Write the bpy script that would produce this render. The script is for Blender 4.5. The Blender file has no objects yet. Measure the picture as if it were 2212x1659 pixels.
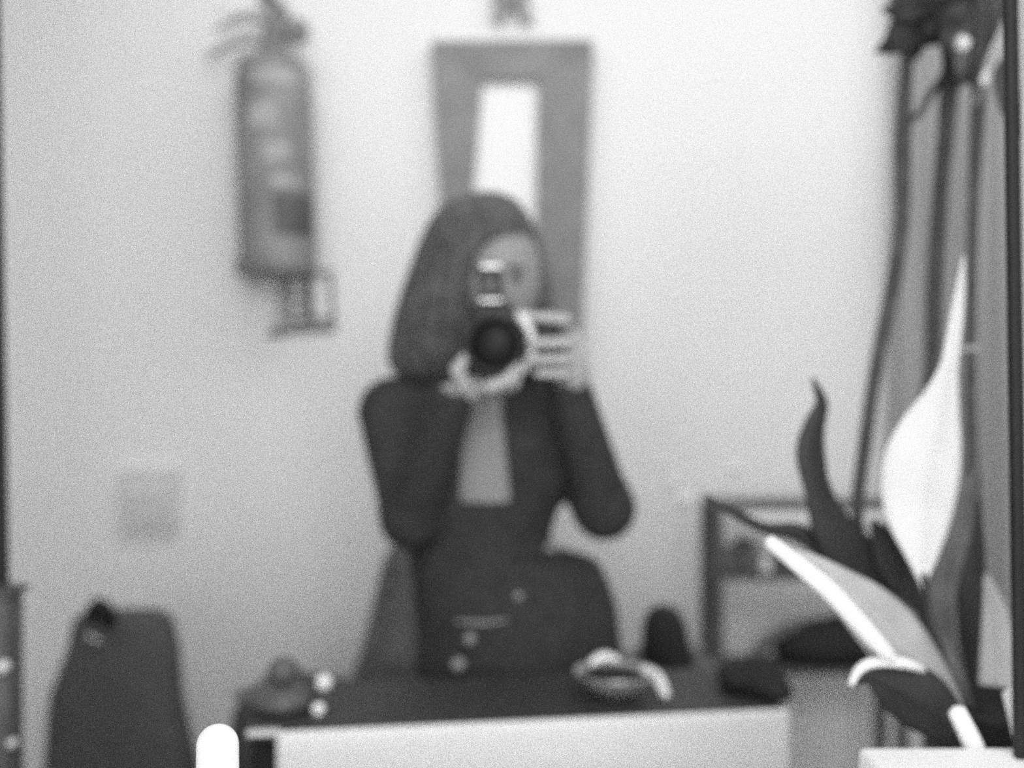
import bpy, bmesh, math, random
import numpy as np
import openvdb
from mathutils import Vector, Matrix, Quaternion

random.seed(7)
rng = np.random.default_rng(7)
SC = bpy.context.scene
COL = SC.collection

# ------------------------------------------------------------------ camera
H = 1.5                 # eye height of the lens
F = 2400.0              # focal length in pixels of the 2212 wide frame
cam_data = bpy.data.cameras.new('camera')
cam_data.sensor_width = 36.0
cam_data.lens = F / 2212.0 * 36.0
cam_data.clip_start = 0.02
cam_data.dof.use_dof = True
cam_data.dof.focus_distance = 0.72
cam_data.dof.aperture_fstop = (cam_data.lens / 1000.0) / 0.0160
cam = bpy.data.objects.new('camera', cam_data)
COL.objects.link(cam)
cam.location = (0, 0, H)
cam.rotation_euler = (math.pi / 2, 0, 0)
SC.camera = cam

# ------------------------------------------------------------------ world and lights
world = bpy.data.worlds.new('world')
SC.world = world
world.use_nodes = True
bg = world.node_tree.nodes['Background']
bg.inputs[0].default_value = (1, 1, 1, 1)
bg.inputs[1].default_value = 6.0
world.cycles.sampling_method = 'NONE'


def area(name, loc, target, sx, sy, power):
    l = bpy.data.lights.new(name, 'AREA')
    l.shape = 'RECTANGLE'
    l.size = sx
    l.size_y = sy
    l.energy = power
    o = bpy.data.objects.new(name, l)
    COL.objects.link(o)
    o.location = loc
    o.rotation_euler = (Vector(target) - Vector(loc)).to_track_quat('-Z', 'Y').to_euler()
    return o


area('ceiling_light', (0.45, 1.80, 2.70), (0.5, 2.75, 1.8), 2.6, 0.3, 11.5)
area('vanity_light', (0.30, -0.25, 2.25), (0.35, 1.0, 1.15), 1.2, 0.5, 19)  # added fill above the lens, brightens the near white things

SC.view_settings.view_transform = 'Standard'
SC.view_settings.look = 'None'
SC.view_settings.gamma = 1.0
SC.view_settings.use_curve_mapping = False
SC.view_settings.exposure = 0.0
SC.cycles.use_denoising = False


# ------------------------------------------------------------------ helpers
def P(px, py, d):
    """Point of the room that stands d metres before the lens in the direction of a photo position."""
    return Vector(((px - 1106.0) * d / F, d, H - (py - 829.5) * d / F))


def mat(name, v, rough=0.6, metal=0.0, var=0.12, scale=60.0, spec=0.3, bump=0.0):
    m = bpy.data.materials.new(name)
    m.use_nodes = True
    nt = m.node_tree
    b = nt.nodes['Principled BSDF']
    tc = nt.nodes.new('ShaderNodeTexCoord')
    nz = nt.nodes.new('ShaderNodeTexNoise')
    nz.inputs['Scale'].default_value = scale
    nz.inputs['Detail'].default_value = 6
    nt.links.new(tc.outputs['Object'], nz.inputs['Vector'])
    cr = nt.nodes.new('ShaderNodeValToRGB')
    lo, hi = v * (1 - var), min(v * (1 + var), 0.95)
    cr.color_ramp.elements[0].position = 0.3
    cr.color_ramp.elements[1].position = 0.7
    cr.color_ramp.elements[0].color = (lo, lo, lo, 1)
    cr.color_ramp.elements[1].color = (hi, hi, hi, 1)
    nt.links.new(nz.outputs['Fac'], cr.inputs['Fac'])
    nt.links.new(cr.outputs['Color'], b.inputs['Base Color'])
    b.inputs['Roughness'].default_value = rough
    b.inputs['Metallic'].default_value = metal
    b.inputs['Specular IOR Level'].default_value = spec
    if bump:
        bp = nt.nodes.new('ShaderNodeBump')
        bp.inputs['Strength'].default_value = bump
        bp.inputs['Distance'].default_value = 0.002
        nt.links.new(nz.outputs['Fac'], bp.inputs['Height'])
        nt.links.new(bp.outputs['Normal'], b.inputs['Normal'])
    return m


M = dict(
    wall=mat('painted_plaster', 0.80, 0.9, var=0.04, scale=180, bump=0.15),
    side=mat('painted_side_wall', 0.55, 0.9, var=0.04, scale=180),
    floor=mat('grey_floor', 0.16, 0.6, var=0.2, scale=12),
    ceiling=mat('white_ceiling', 0.85, 0.9, var=0.03),
    white=mat('white_enamel', 0.92, 0.5, var=0.02),
    panel=mat('white_cabinet_panel', 0.86, 0.6, var=0.02),
    top=mat('dark_worktop', 0.05, 0.55, var=0.2),
    black=mat('black_paint', 0.012, 0.6, var=0.2),
    dark=mat('dark_fabric', 0.095, 0.9, var=0.25, scale=90, bump=0.4),
    darker=mat('charcoal_fabric', 0.028, 0.9, var=0.25, scale=90, bump=0.4),
    greyfab=mat('grey_fabric', 0.13, 0.95, var=0.25, scale=30, bump=0.4),
    jacket=mat('dark_jacket_cloth', 0.043, 0.95, var=0.25, scale=70, bump=0.5),
    hair=mat('dark_brown_hair', 0.09, 0.55, var=0.35, scale=40),
    skin=mat('skin', 0.31, 0.55, var=0.05, scale=40),
    handskin=mat('hand_skin', 0.46, 0.5, var=0.05),  # brighter copy of the skin: front light on the hands put into the colour
    shirt=mat('grey_knit_top', 0.30, 0.9, var=0.1, scale=120),
    frame=mat('grey_wood_frame', 0.235, 0.7, var=0.12, scale=14),
    paper=mat('white_paper', 0.90, 0.9, var=0.02),
    ink=mat('grey_sign_print', 0.14, 0.8, var=0.15, scale=120),
    faint=mat('faded_sign_print', 0.33, 0.8, var=0.15, scale=120),
    tank=mat('extinguisher_enamel', 0.24, 0.45, var=0.22, scale=9),
    valve=mat('extinguisher_valve_metal', 0.17, 0.5, var=0.2),
    lever=mat('extinguisher_lever_metal', 0.32, 0.5, var=0.2),
    decal=mat('extinguisher_decal', 0.36, 0.6, var=0.2, scale=30),
    curtain=mat('pale_grey_curtain', 0.36, 0.95, var=0.08, scale=100),
    plate=mat('pale_grey_plastic', 0.68, 0.7, var=0.05),
    stem=mat('dark_plant_cane', 0.075, 0.7, var=0.3, scale=30),
    dleaf=mat('dark_leaf', 0.028, 0.5, var=0.3, scale=20),
    mleaf=mat('mid_leaf', 0.11, 0.5, var=0.3, scale=20),
    pleaf=mat('pale_leaf', 0.80, 0.5, var=0.08, scale=20),  # pale against dark leaves: variegation plus backlight put into the colour
    gleaf=mat('grey_green_leaf', 0.40, 0.5, var=0.15, scale=20),
    soil=mat('potting_soil', 0.02, 0.95, var=0.4, scale=80),
    cam=mat('black_camera_leather', 0.03, 0.5, var=0.2),
    chrome=mat('satin_chrome', 0.75, 0.35, metal=0.3, var=0.05),
    glass=mat('dark_lens_glass', 0.01, 0.35, var=0.1, spec=0.12),
    wood=mat('dark_stained_wood', 0.10, 0.6, var=0.3, scale=15),
    bowl=mat('glazed_grey_bowl', 0.42, 0.2, metal=0.4, var=0.1),
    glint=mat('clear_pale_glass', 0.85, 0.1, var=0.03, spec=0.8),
    shade=mat('smoked_glass', 0.11, 0.3, var=0.2),
)


def obj(name, verts, faces, m, parent=None, smooth=True):
    me = bpy.data.meshes.new(name)
    me.from_pydata([tuple(v) for v in verts], [], [tuple(f) for f in faces])
    me.update()
    return fin(name, me, m, parent, smooth)


def fin(name, me, m, parent=None, smooth=True):
    me.materials.append(m)
    if smooth:
        for p in me.polygons:
            p.use_smooth = True
    o = bpy.data.objects.new(name, me)
    COL.objects.link(o)
    if parent is not None:
        o.parent = parent
        depth = Vector((0, 0, 0))
        q = parent
        while q is not None:
            depth += q.location
            q = q.parent
        o.location = -depth          # meshes are written in room coordinates
    return o


def bobj(name, bm, m, parent=None, smooth=True):
    bmesh.ops.recalc_face_normals(bm, faces=bm.faces)
    me = bpy.data.meshes.new(name)
    bm.to_mesh(me)
    bm.free()
    return fin(name, me, m, parent, smooth)


def tag(o, label, cat, group=None):
    o['label'] = label
    o['category'] = cat
    if group:
        o['group'] = group
    return o


def thing(name, label, cat, loc, group=None):
    o = bpy.data.objects.new(name, None)
    COL.objects.link(o)
    o.location = loc
    o.empty_display_size = 0.05
    return tag(o, label, cat, group)


def structure(o):
    o['kind'] = 'structure'
    return o


def bm_box(bm, x0, x1, y0, y1, z0, z1, bev=0.0, rot=None):
    r = bmesh.ops.create_cube(bm, size=1.0)
    vs = r['verts']
    c = Vector(((x0 + x1) / 2, (y0 + y1) / 2, (z0 + z1) / 2))
    s = Vector((abs(x1 - x0), abs(y1 - y0), abs(z1 - z0)))
    for v in vs:
        v.co = Vector((v.co.x * s.x, v.co.y * s.y, v.co.z * s.z))
    if bev:
        es = list({e for v in vs for e in v.link_edges})
        b = bmesh.ops.bevel(bm, geom=es, offset=bev, segments=3, affect='EDGES', profile=0.5)
        vs = list({v for f in b['faces'] for v in f.verts} | {v for v in vs if v.is_valid})
    for v in vs:
        if rot is not None:
            v.co = rot @ v.co
        v.co += c
    return vs


def box(name, x0, x1, y0, y1, z0, z1, m, parent=None, bev=0.003, rot=None):
    bm = bmesh.new()
    bm_box(bm, x0, x1, y0, y1, z0, z1, bev, rot)
    return bobj(name, bm, m, parent, smooth=False)


def frame_for(t, up=Vector((0, 0, 1))):
    t = t.normalized()
    a = t.cross(up)
    if a.length < 1e-3:
        a = t.cross(Vector((0, 1, 0)))
    a.normalize()
    return a, a.cross(t).normalized()


def spline(pts, n):
    """Catmull-Rom through tuples of any width."""
    p = [np.array(q, float) for q in pts]
    p = [2 * p[0] - p[1]] + p + [2 * p[-1] - p[-2]]
    out = []
    segs = len(p) - 3
    for i in range(n + 1):
        t = i / n * segs
        k = min(int(t), segs - 1)
        u = t - k
        a, b, c, d = p[k:k + 4]
        out.append(0.5 * ((2 * b) + (-a + c) * u + (2 * a - 5 * b + 4 * c - d) * u * u + (-a + 3 * b - 3 * c + d) * u ** 3))
    return out


def tube_geo(pts, radii, n=28, k=12):
    """Closed tapering tube with rounded ends. pts Vectors, radii floats."""
    q = spline([tuple(p) + (r,) for p, r in zip(pts, radii)], n)
    verts, faces = [], []
    rings = len(q)
    for i, v in enumerate(q):
        p = Vector(v[:3])
        t = Vector(q[min(i + 1, rings - 1)][:3]) - Vector(q[max(i - 1, 0)][:3])
        a, b = frame_for(t, Vector((0, 1, 0)))
        r = max(v[3], 1e-4)
        for j in range(k):
            an = 2 * math.pi * j / k
            verts.append(p + a * math.cos(an) * r + b * math.sin(an) * r)
    for i in range(rings - 1):
        for j in range(k):
            faces.append((i * k + j, i * k + (j + 1) % k, (i + 1) * k + (j + 1) % k, (i + 1) * k + j))
    for end, s in ((0, -1), (rings - 1, 1)):
        t = Vector(q[end][:3]) - Vector(q[end - s][:3])
        c = len(verts)
        verts.append(Vector(q[end][:3]) + t.normalized() * q[end][3] * 0.6)
        for j in range(k):
            f = (end * k + j, end * k + (j + 1) % k, c)
            faces.append(f if s > 0 else f[::-1])
    return verts, faces


def tube(name, pts, radii, m, parent=None, n=28, k=12):
    v, f = tube_geo(pts, radii, n, k)
    return obj(name, v, f, m, parent)


def lathe(name, prof, origin, m, parent=None, k=40, axis=Vector((0, 0, 1))):
    """prof = [(radius, height)...] turned round axis through origin."""
    rot = Vector((0, 0, 1)).rotation_difference(axis)
    verts, faces = [], []
    for r, h in prof:
        for j in range(k):
            an = 2 * math.pi * j / k
            verts.append(origin + rot @ Vector((math.cos(an) * r, math.sin(an) * r, h)))
    for i in range(len(prof) - 1):
        for j in range(k):
            faces.append((i * k + j, i * k + (j + 1) % k, (i + 1) * k + (j + 1) % k, (i + 1) * k + j))
    faces.append(tuple(range(k))[::-1])
    b = (len(prof) - 1) * k
    faces.append(tuple(b + j for j in range(k)))
    return obj(name, verts, faces, m, parent)


def leaf(name, pts, m, parent=None, fold=0.25, roll=0.0, thick=0.0012, n=26, back=0.0):
    """pts = [(px, py, depth, half_width_px)...] from base to tip; a folded blade with a raised midrib."""
    q3 = []
    for px, py, d, w in pts:
        d += back
        p = P(px, py, d)
        q3.append((p.x, p.y, p.z, w * d / F))
    q = spline(q3, n)
    us = (-1, -0.75, -0.45, -0.12, 0, 0.12, 0.45, 0.75, 1)
    verts, faces = [], []
    L = len(us)
    for i, v in enumerate(q):
        p = Vector(v[:3])
        t = (Vector(q[min(i + 1, n)][:3]) - Vector(q[max(i - 1, 0)][:3])).normalized()
        side = t.cross(Vector((0, 1, 0))).normalized()
        nor = side.cross(t).normalized()
        side = Quaternion(t, roll) @ side
        nor = Quaternion(t, roll) @ nor
        w = max(v[3], 0.0006)
        for s in (1, -1):
            for u in us:
                rib = 0.0016 if abs(u) < 0.05 else 0.0
                verts.append(p + side * u * w + nor * (abs(u) * fold * w + s * (thick * (1 - 0.6 * abs(u)) + rib)))
    R = 2 * L
    for i in range(n):
        a, b = i * R, (i + 1) * R
        for j in range(L - 1):
            faces.append((a + j, a + j + 1, b + j + 1, b + j))
            faces.append((a + L + j + 1, a + L + j, b + L + j, b + L + j + 1))
        faces.append((a + L, a, b, b + L))
        faces.append((a + L - 1, a + R - 1, b + R - 1, b + L - 1))
    for a, flip in ((0, False), (n * R, True)):
        f = list(range(a, a + L)) + list(range(a + R - 1, a + L - 1, -1))
        faces.append(tuple(f if not flip else f[::-1]))
    return obj(name, verts, faces, m, parent)


# ------------------------------------------------------------------ distance-field modelling of rounded forms
class Field:
    def __init__(self, lo, hi, vox):
        self.lo = np.array(lo, float)
        self.vox = vox
        self.n = (np.ceil((np.array(hi) - self.lo) / vox)).astype(int) + 1
        self.d = np.full(self.n, 0.05, np.float32)
        self.ax = [self.lo[i] + np.arange(self.n[i]) * vox for i in range(3)]

    def _win(self, lo, hi, pad):
        sl, g = [], []
        for i in range(3):
            a = int(max(0, math.floor((lo[i] - pad - self.lo[i]) / self.vox)))
            b = int(min(self.n[i], math.ceil((hi[i] + pad - self.lo[i]) / self.vox) + 1))
            sl.append(slice(a, max(a, b)))
            g.append(self.ax[i][sl[-1]])
        return tuple(sl), g[0][:, None, None], g[1][None, :, None], g[2][None, None, :]

    def _put(self, sl, e, k, sub):
        d = self.d[sl]
        if sub:
            e = -e
            if k > 0:
                h = np.clip(0.5 - 0.5 * (d - e) / k, 0, 1)
                r = d * (1 - h) + e * h + k * h * (1 - h)
            else:
                r = np.maximum(d, e)
        elif k > 0:
            h = np.clip(0.5 + 0.5 * (d - e) / k, 0, 1)
            r = d * (1 - h) + e * h - k * h * (1 - h)
        else:
            r = np.minimum(d, e)
        self.d[sl] = r.astype(np.float32)

    def ell(self, c, r, k=0.0, sub=False):
        c = np.array(c)
        r = np.array(r, float)
        sl, x, y, z = self._win(c - r, c + r, 0.05 + k)
        q = np.sqrt(((x - c[0]) / r[0]) ** 2 + ((y - c[1]) / r[1]) ** 2 + ((z - c[2]) / r[2]) ** 2)
        self._put(sl, (q - 1) * r.min(), k, sub)
        return self

    def cone(self, a, b, ra, rb, k=0.0, sub=False, flat=1.0):
        a, b = np.array(a), np.array(b)
        m = max(ra, rb)
        sl, x, y, z = self._win(np.minimum(a, b) - m, np.maximum(a, b) + m, 0.05 + k)
        ab = b - a
        t = np.clip(((x - a[0]) * ab[0] + (y - a[1]) * ab[1] + (z - a[2]) * ab[2]) / max(ab @ ab, 1e-9), 0, 1)
        q = np.sqrt((x - a[0] - t * ab[0]) ** 2 + ((y - a[1] - t * ab[1]) / flat) ** 2 + (z - a[2] - t * ab[2]) ** 2)
        self._put(sl, q - (ra + (rb - ra) * t), k, sub)
        return self

    def column(self, prof, d0, k=0.0, power=2.0, sub=False, ripple=None):
        """prof = [(py, left_px, right_px, half_depth, depth_offset)...] a standing form of elliptic sections."""
        rows = []
        for py, l, r, ry, oy in prof:
            d = d0 + oy
            rows.append((H - (py - 829.5) * d / F, ((l + r) / 2 - 1106) * d / F, (r - l) / 2 * d / F, ry, d))
        rows.sort()
        A = np.array(rows)
        lo = (min(A[:, 1] - A[:, 2]), min(A[:, 4] - A[:, 3]), A[0, 0])
        hi = (max(A[:, 1] + A[:, 2]), max(A[:, 4] + A[:, 3]), A[-1, 0])
        sl, x, y, z = self._win(lo, hi, 0.05 + k)
        zz = z.ravel()
        it = lambda c: np.interp(zz, A[:, 0], A[:, c])[None, None, :]
        cx, rx, ry, cy = it(1), it(2), it(3), it(4)
        q = (np.abs((x - cx) / rx) ** power + np.abs((y - cy) / ry) ** power) ** (1 / power)
        e = (q - 1) * np.minimum(rx, ry)
        if ripple:
            amp, cnt, tw = ripple
            an = np.arctan2((y - cy) / ry, (x - cx) / rx)
            e = e + amp * np.sin(an * cnt + tw * z) + 0.6 * amp * np.sin(an * cnt * 2.3 - tw * 1.7 * z + 1)
        e = np.maximum(e, np.maximum(A[0, 0] - z, z - A[-1, 0]))
        self._put(sl, e, k, sub)
        return self

    def boxs(self, lo, hi, k=0.0, sub=False, rnd=0.0):
        lo, hi = np.array(lo), np.array(hi)
        sl, x, y, z = self._win(lo, hi, 0.05 + k)
        c, h = (lo + hi) / 2, (hi - lo) / 2 - rnd
        qx, qy, qz = np.abs(x - c[0]) - h[0], np.abs(y - c[1]) - h[1], np.abs(z - c[2]) - h[2]
        e = np.sqrt(np.maximum(qx, 0) ** 2 + np.maximum(qy, 0) ** 2 + np.maximum(qz, 0) ** 2) + np.minimum(np.maximum(qx, np.maximum(qy, qz)), 0) - rnd
        self._put(sl, e, k, sub)
        return self

    def custom(self, lo, hi, fn, k=0.0, sub=False):
        sl, x, y, z = self._win(lo, hi, 0.02)
        self._put(sl, fn(x, y, z), k, sub)
        return self

    def mesh(self, name, m, parent=None, smooth_iter=0):
        d = self.d
        for _ in range(smooth_iter):
            for a in range(3):
                d = (np.roll(d, 1, a) + 2 * d + np.roll(d, -1, a)) / 4
        d = d.copy()
        for a in range(3):
            ix = [slice(None)] * 3
            for s in (0, -1):
                ix[a] = s
                d[tuple(ix)] = np.maximum(d[tuple(ix)], 0.01)
        g = openvdb.FloatGrid(0.05)
        g.copyFromArray(np.ascontiguousarray(d), tolerance=0)
        pts, tris, quads = g.convertToPolygons(isovalue=0.0, adaptivity=0.0)
        pts = pts * self.vox + self.lo
        me = bpy.data.meshes.new(name)
        me.from_pydata(pts.tolist(), [], tris.tolist() + quads.tolist())
        bm = bmesh.new()
        bm.from_mesh(me)
        bmesh.ops.recalc_face_normals(bm, faces=bm.faces)
        bm.to_mesh(me)
        bm.free()
        return fin(name, me, m, parent)


# ------------------------------------------------------------------ the room
WD = 2.8
XL, XR = -1.95, 1.75
structure(box('wall_back', XL - .1, XR + .1, WD, WD + .12, 0, 2.8, M['wall'], bev=0))
structure(box('wall_left', XL - .1, XL, -2.2, WD, 0, 2.8, M['side'], bev=0))
structure(box('wall_right', XR, XR + .1, -2.2, WD, 0, 2.8, M['side'], bev=0))
structure(box('floor', XL - .1, XR + .1, -2.3, WD + .12, -0.1, 0, M['floor'], bev=0))
structure(box('ceiling', XL - .1, XR + .1, -2.3, WD + .12, 2.8, 2.9, M['ceiling'], bev=0))
structure(box('baseboard_back', XL, XR, WD - .015, WD, 0, 0.09, M['plate'], bev=.003))

# unseen wall behind the camera; its window is added to light the room
WX0, WX1, WZ0, WZ1 = -1.2, 1.4, 0.8, 2.3
bm = bmesh.new()
for q in ((XL - .1, WX0, 0, 2.8), (WX1, XR + .1, 0, 2.8), (WX0, WX1, 0, WZ0), (WX0, WX1, WZ1, 2.8)):
    bm_box(bm, q[0], q[1], -2.3, -2.2, q[2], q[3])
structure(bobj('wall_front', bm, M['wall'], smooth=False))
bm = bmesh.new()
for q in ((WX0, WX0 + .05, WZ0, WZ1), (WX1 - .05, WX1, WZ0, WZ1), (WX0, WX1, WZ0, WZ0 + .05), (WX0, WX1, WZ1 - .05, WZ1), (.075, .125, WZ0, WZ1)):
    bm_box(bm, q[0], q[1], -2.28, -2.23, q[2], q[3])
structure(bobj('window_1', bm, M['white'], smooth=False))

# dark upright at the left edge of the view
a, b = P(14, 0, 1.57), P(-80, 0, 1.57)
bm = bmesh.new()
vs = bm_box(bm, b.x, a.x, 1.566, 1.571, 0.0, 2.8, 0.004)
for v in vs:
    v.co.x += (1.5 - v.co.z) * 0.016
structure(bobj('trim_1', bm, M['darker'], smooth=False))

# black post and white casing at the right edge of the view
bm = bmesh.new()
a, b = P(2176, 0, 0.96), P(2213, 0, 0.949)
vs = bm_box(bm, a.x, b.x, 0.95, 0.96, 0.0, 2.8, 0.001)
for v in vs:
    v.co.x -= (v.co.z - H) * 0.014
structure(bobj('trim_2', bm, M['black'], smooth=False))
bm = bmesh.new()
a, b = P(2212, 0, 0.948), P(2330, 0, 0.93)
vs = bm_box(bm, a.x, b.x, 0.93, 0.948, 0.0, 2.8, 0.001)
for v in vs:
    v.co.x -= (v.co.z - H) * 0.014
structure(bobj('trim_3', bm, M['white'], smooth=False))


# ------------------------------------------------------------------ on the back wall
# tall frame, narrower towards its foot, round a white sheet
def quad_prism(name, corners, y0, y1, m, parent, bev=0.003):
    bm = bmesh.new()
    f = [bm.verts.new((c.x, y0, c.z)) for c in corners]
    g = [bm.verts.new((c.x, y1, c.z)) for c in corners]
    n = len(corners)
    bm.faces.new(f)
    bm.faces.new(g[::-1])
    for i in range(n):
        bm.faces.new((f[i], g[i], g[(i + 1) % n], f[(i + 1) % n]))
    if bev:
        bmesh.ops.bevel(bm, geom=list(bm.edges), offset=bev, segments=2, affect='EDGES')
    return bobj(name, bm, m, parent, smooth=False)


dF = 2.76
fr = thing('wall_frame', 'tall grey frame narrowing downwards around a blank white sheet, behind the person', 'picture frame', P(1108, 805, dF))
O = [P(932, 92, dF), P(1281, 90, dF), P(1254, 806, dF), P(978, 806, dF)]
I = [P(1042, 176, dF), P(1162, 176, dF), P(1158, 500, dF), P(1016, 500, dF)]
quad_prism('frame_side', [O[0], I[0], I[3], O[3]], dF - .02, WD - .003, M['frame'], fr)
quad_prism('frame_side', [I[1], O[1], O[2], I[2]], dF - .02, WD - .003, M['frame'], fr)
quad_prism('frame_top', [O[0], O[1], I[1], I[0]], dF - .0205, WD - .003, M['frame'], fr)
quad_prism('frame_base', [I[3], I[2], O[2], O[3]], dF - .0205, WD - .003, M['frame'], fr)
e = 0.006
quad_prism('sheet', [I[0] + Vector((-e, 0, e)), I[1] + Vector((e, 0, e)), I[2] + Vector((e, 0, -e)), I[3] + Vector((-e, 0, -e))], dF + .01, WD - .004, M['paper'], fr, bev=0)

# small mark above the frame: a cap with two splayed legs
w = thing('wall_ornament', 'small dark two-legged ornament on the wall above the tall grey frame', 'ornament', P(1103, 45, dF))
quad_prism('cap', [P(1066, -40, dF), P(1142, -40, dF), P(1140, 16, dF), P(1066, 14, dF)], dF, WD - .002, M['frame'], w)
quad_prism('leg', [P(1064, 12, dF), P(1094, 12, dF), P(1084, 44, dF), P(1066, 44, dF)], dF, WD - .002, M['faint'], w, bev=.001)
quad_prism('leg', [P(1114, 12, dF), P(1144, 12, dF), P(1150, 44, dF), P(1128, 44, dF)], dF, WD - .002, M['faint'], w, bev=.001)

# fire extinguisher on its bracket
dE = 2.66
base, topp = P(603, 598, dE), P(588, 118, dE)
axis = (topp - base).normalized()
hh = (topp - base).length
ex = thing('fire_extinguisher', 'dark fire extinguisher hung upright on the white wall, levers to the left', 'fire extinguisher', base)
R = 82 * dE / F
lathe('cylinder', [(R * .80, 0), (R * .93, .006), (R * .985, .02), (R, .05), (R, hh - .10), (R * .985, hh - .06), (R * .93, hh - .03), (R * .80, hh - .012), (R * .45, hh)], base, M['tank'], ex, axis=axis)


def band(name, h0, h1, a0, a1, m, parent, rr=R * 1.012, n=24):
    rot = Vector((0, 0, 1)).rotation_difference(axis)
    verts, faces = [], []
    for i in range(n + 1):
        an = a0 + (a1 - a0) * i / n
        for r, h in ((rr, h0), (rr, h1), (rr - .0025, h1), (rr - .0025, h0)):
            verts.append(base + rot @ Vector((math.cos(an) * r, math.sin(an) * r, h)))
    for i in range(n):
        for j in range(4):
            faces.append((i * 4 + j, i * 4 + (j + 1) % 4, i * 4 + 4 + (j + 1) % 4, i * 4 + 4 + j))
    faces.append((0, 1, 2, 3))
    faces.append((4 * n + 3, 4 * n + 2, 4 * n + 1, 4 * n))
    return obj(name, verts, faces, m, parent, smooth=False)


ppm = F / dE
for (py0, py1, x0, x1, mm) in ((172, 198, -.35, .80, 'decal'), (240, 290, -.45, .25, 'decal'), (325, 365, -.15, .55, 'decal'), (392, 418, .1, .7, 'decal')):
    c0, c1 = -math.pi / 2 + math.asin(x0), -math.pi / 2 + math.asin(x1)
    band('label', hh - (py1 - 118) / ppm, hh - (py0 - 118) / ppm, c0, c1, M[mm], ex)
for (py0, py1, x0, x1) in ((430, 520, .1, .97),):
    band('label', hh - (py1 - 118) / ppm, hh - (py0 - 118) / ppm, -math.pi / 2 + math.asin(x0), -math.pi / 2 + math.asin(x1), M['wood'], ex)
v_ = Field(P(530, 135, dE) + Vector((0, -.06, 0)), P(680, -25, dE) + Vector((0, .06, 0)), .003)
v_.cone(P(590, 130, dE), P(590, 92, dE), .034, .030, .01).cone(P(590, 92, dE), P(592, 20, dE), .026, .022, .01)
v_.cone(P(575, -5, dE), P(610, 30, dE), .022, .018, .01).cone(P(600, 70, dE), P(640, 68, dE), .016, .014, .01)
v_.mesh('valve', M['valve'], ex)
lathe('gauge', [(.012, -.02), (.026, -.018), (.029, 0), (.026, .018), (.02, .02)], P(642, 68, dE), M['valve'], ex, axis=Vector((.25, -1, 0)).normalized())
tube('lever', [P(600, 88, dE), P(540, 84, dE - .02), P(490, 100, dE - .03), P(448, 126, dE - .03)], [.016, .012, .009, .007], M['lever'], ex)
tube('lever', [P(600, 42, dE), P(545, 34, dE - .02), P(500, 45, dE - .03), P(468, 66, dE - .03)], [.018, .013, .009, .006], M['lever'], ex)
tube('safety_pin', [P(590, 14, dE), P(540, 24, dE - .02), P(490, 22, dE - .03), P(452, 12, dE - .03)], [.006, .005, .004, .003], M['plate'], ex)
quad_prism('bracket', [P(522, 596, 2.76), P(668, 590, 2.76), P(668, 560, 2.76), P(522, 560, 2.76)], 2.70, WD - .002, M['valve'], ex)

# stencilled sign under the extinguisher: mirrored characters
sg = thing('wall_sign', 'sign of boxy grey characters with a line of small print, below the fire extinguisher', 'sign', P(655, 728, 2.79))


def strokes(name, segs, wpx, m, parent):
    bm = bmesh.new()
    for (x0, y0, x1, y1) in segs:
        a, b = P(x0, y0, WD), P(x1, y1, WD)
        dvec = (b - a)
        L_ = dvec.length
        ang = math.atan2(dvec.z, dvec.x)
        c = (a + b) / 2
        ww = wpx * WD / F
        vs = bm_box(bm, -L_ / 2 - ww / 2, L_ / 2 + ww / 2, -.0025, .0025, -ww / 2, ww / 2, 0)
        for v in vs:
            v.co = Matrix.Rotation(-ang, 3, 'Y') @ v.co + Vector((c.x, WD - .003, c.z))
    return bobj(name, bm, m, parent, smooth=False)


strokes('letter', [(672, 594, 714, 590), (714, 590, 720, 690), (673, 693, 720, 690), (672, 594, 675, 693)], 9, M['ink'], sg)
strokes('letter', [(624, 600, 628, 696), (628, 603, 660, 598), (630, 643, 662, 640), (632, 672, 664, 669), (632, 697, 664, 694), (660, 598, 664, 694)], 10, M['ink'], sg)
strokes('letter', [(608, 612, 610, 700), (588, 645, 608, 642), (588, 684, 608, 680)], 9, M['faint'], sg)
strokes('caption', [(590, 716, 720, 709)], 15, M['ink'], sg)
strokes('caption', [(590, 722, 608, 721)], 10, M['ink'], sg)

# pale control box low on the left
cb = thing('control_panel', 'faint pale grey square panel on the wall above the dark high-backed chair', 'wall panel', P(330, 1142, 2.77))
a, b = P(268, 1142, WD), P(390, 1012, WD)
box('housing', a.x, b.x, WD - .03, WD - .001, a.z, b.z, M['plate'], cb, bev=.004)
a2, b2 = P(282, 1122, WD), P(378, 1060, WD)
box('grille', a2.x, b2.x, WD - .036, WD - .028, a2.z, b2.z, mat('grille_plastic', .62, .7), cb, bev=.002)

# little pale spots on the wall, right of the person
for i, (px, py, r, lab) in enumerate((
        (1478, 1080, 14, 'largest of the pale round wall dots, lowest of the trail beside the small table'),
        (1455, 1040, 11, 'pale round wall dot just above the largest dot of the trail'),
        (1440, 1003, 8, 'smallest pale round wall dot, left end of the trail'),
        (1586, 1010, 10, 'pale round wall dot alone above the corner of the small table'))):
    c = P(px, py, WD)
    rr = 1.25 * r * WD / F
    o = lathe('wall_dot', [(rr, 0), (rr, .003), (rr * .7, .007), (rr * .2, .008)], Vector((c.x, WD - .0005, c.z)), M['white'], None, k=24, axis=Vector((0, -1, 0)))
    tag(o, lab, 'sticker', 'pale round dots on the back wall')


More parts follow.
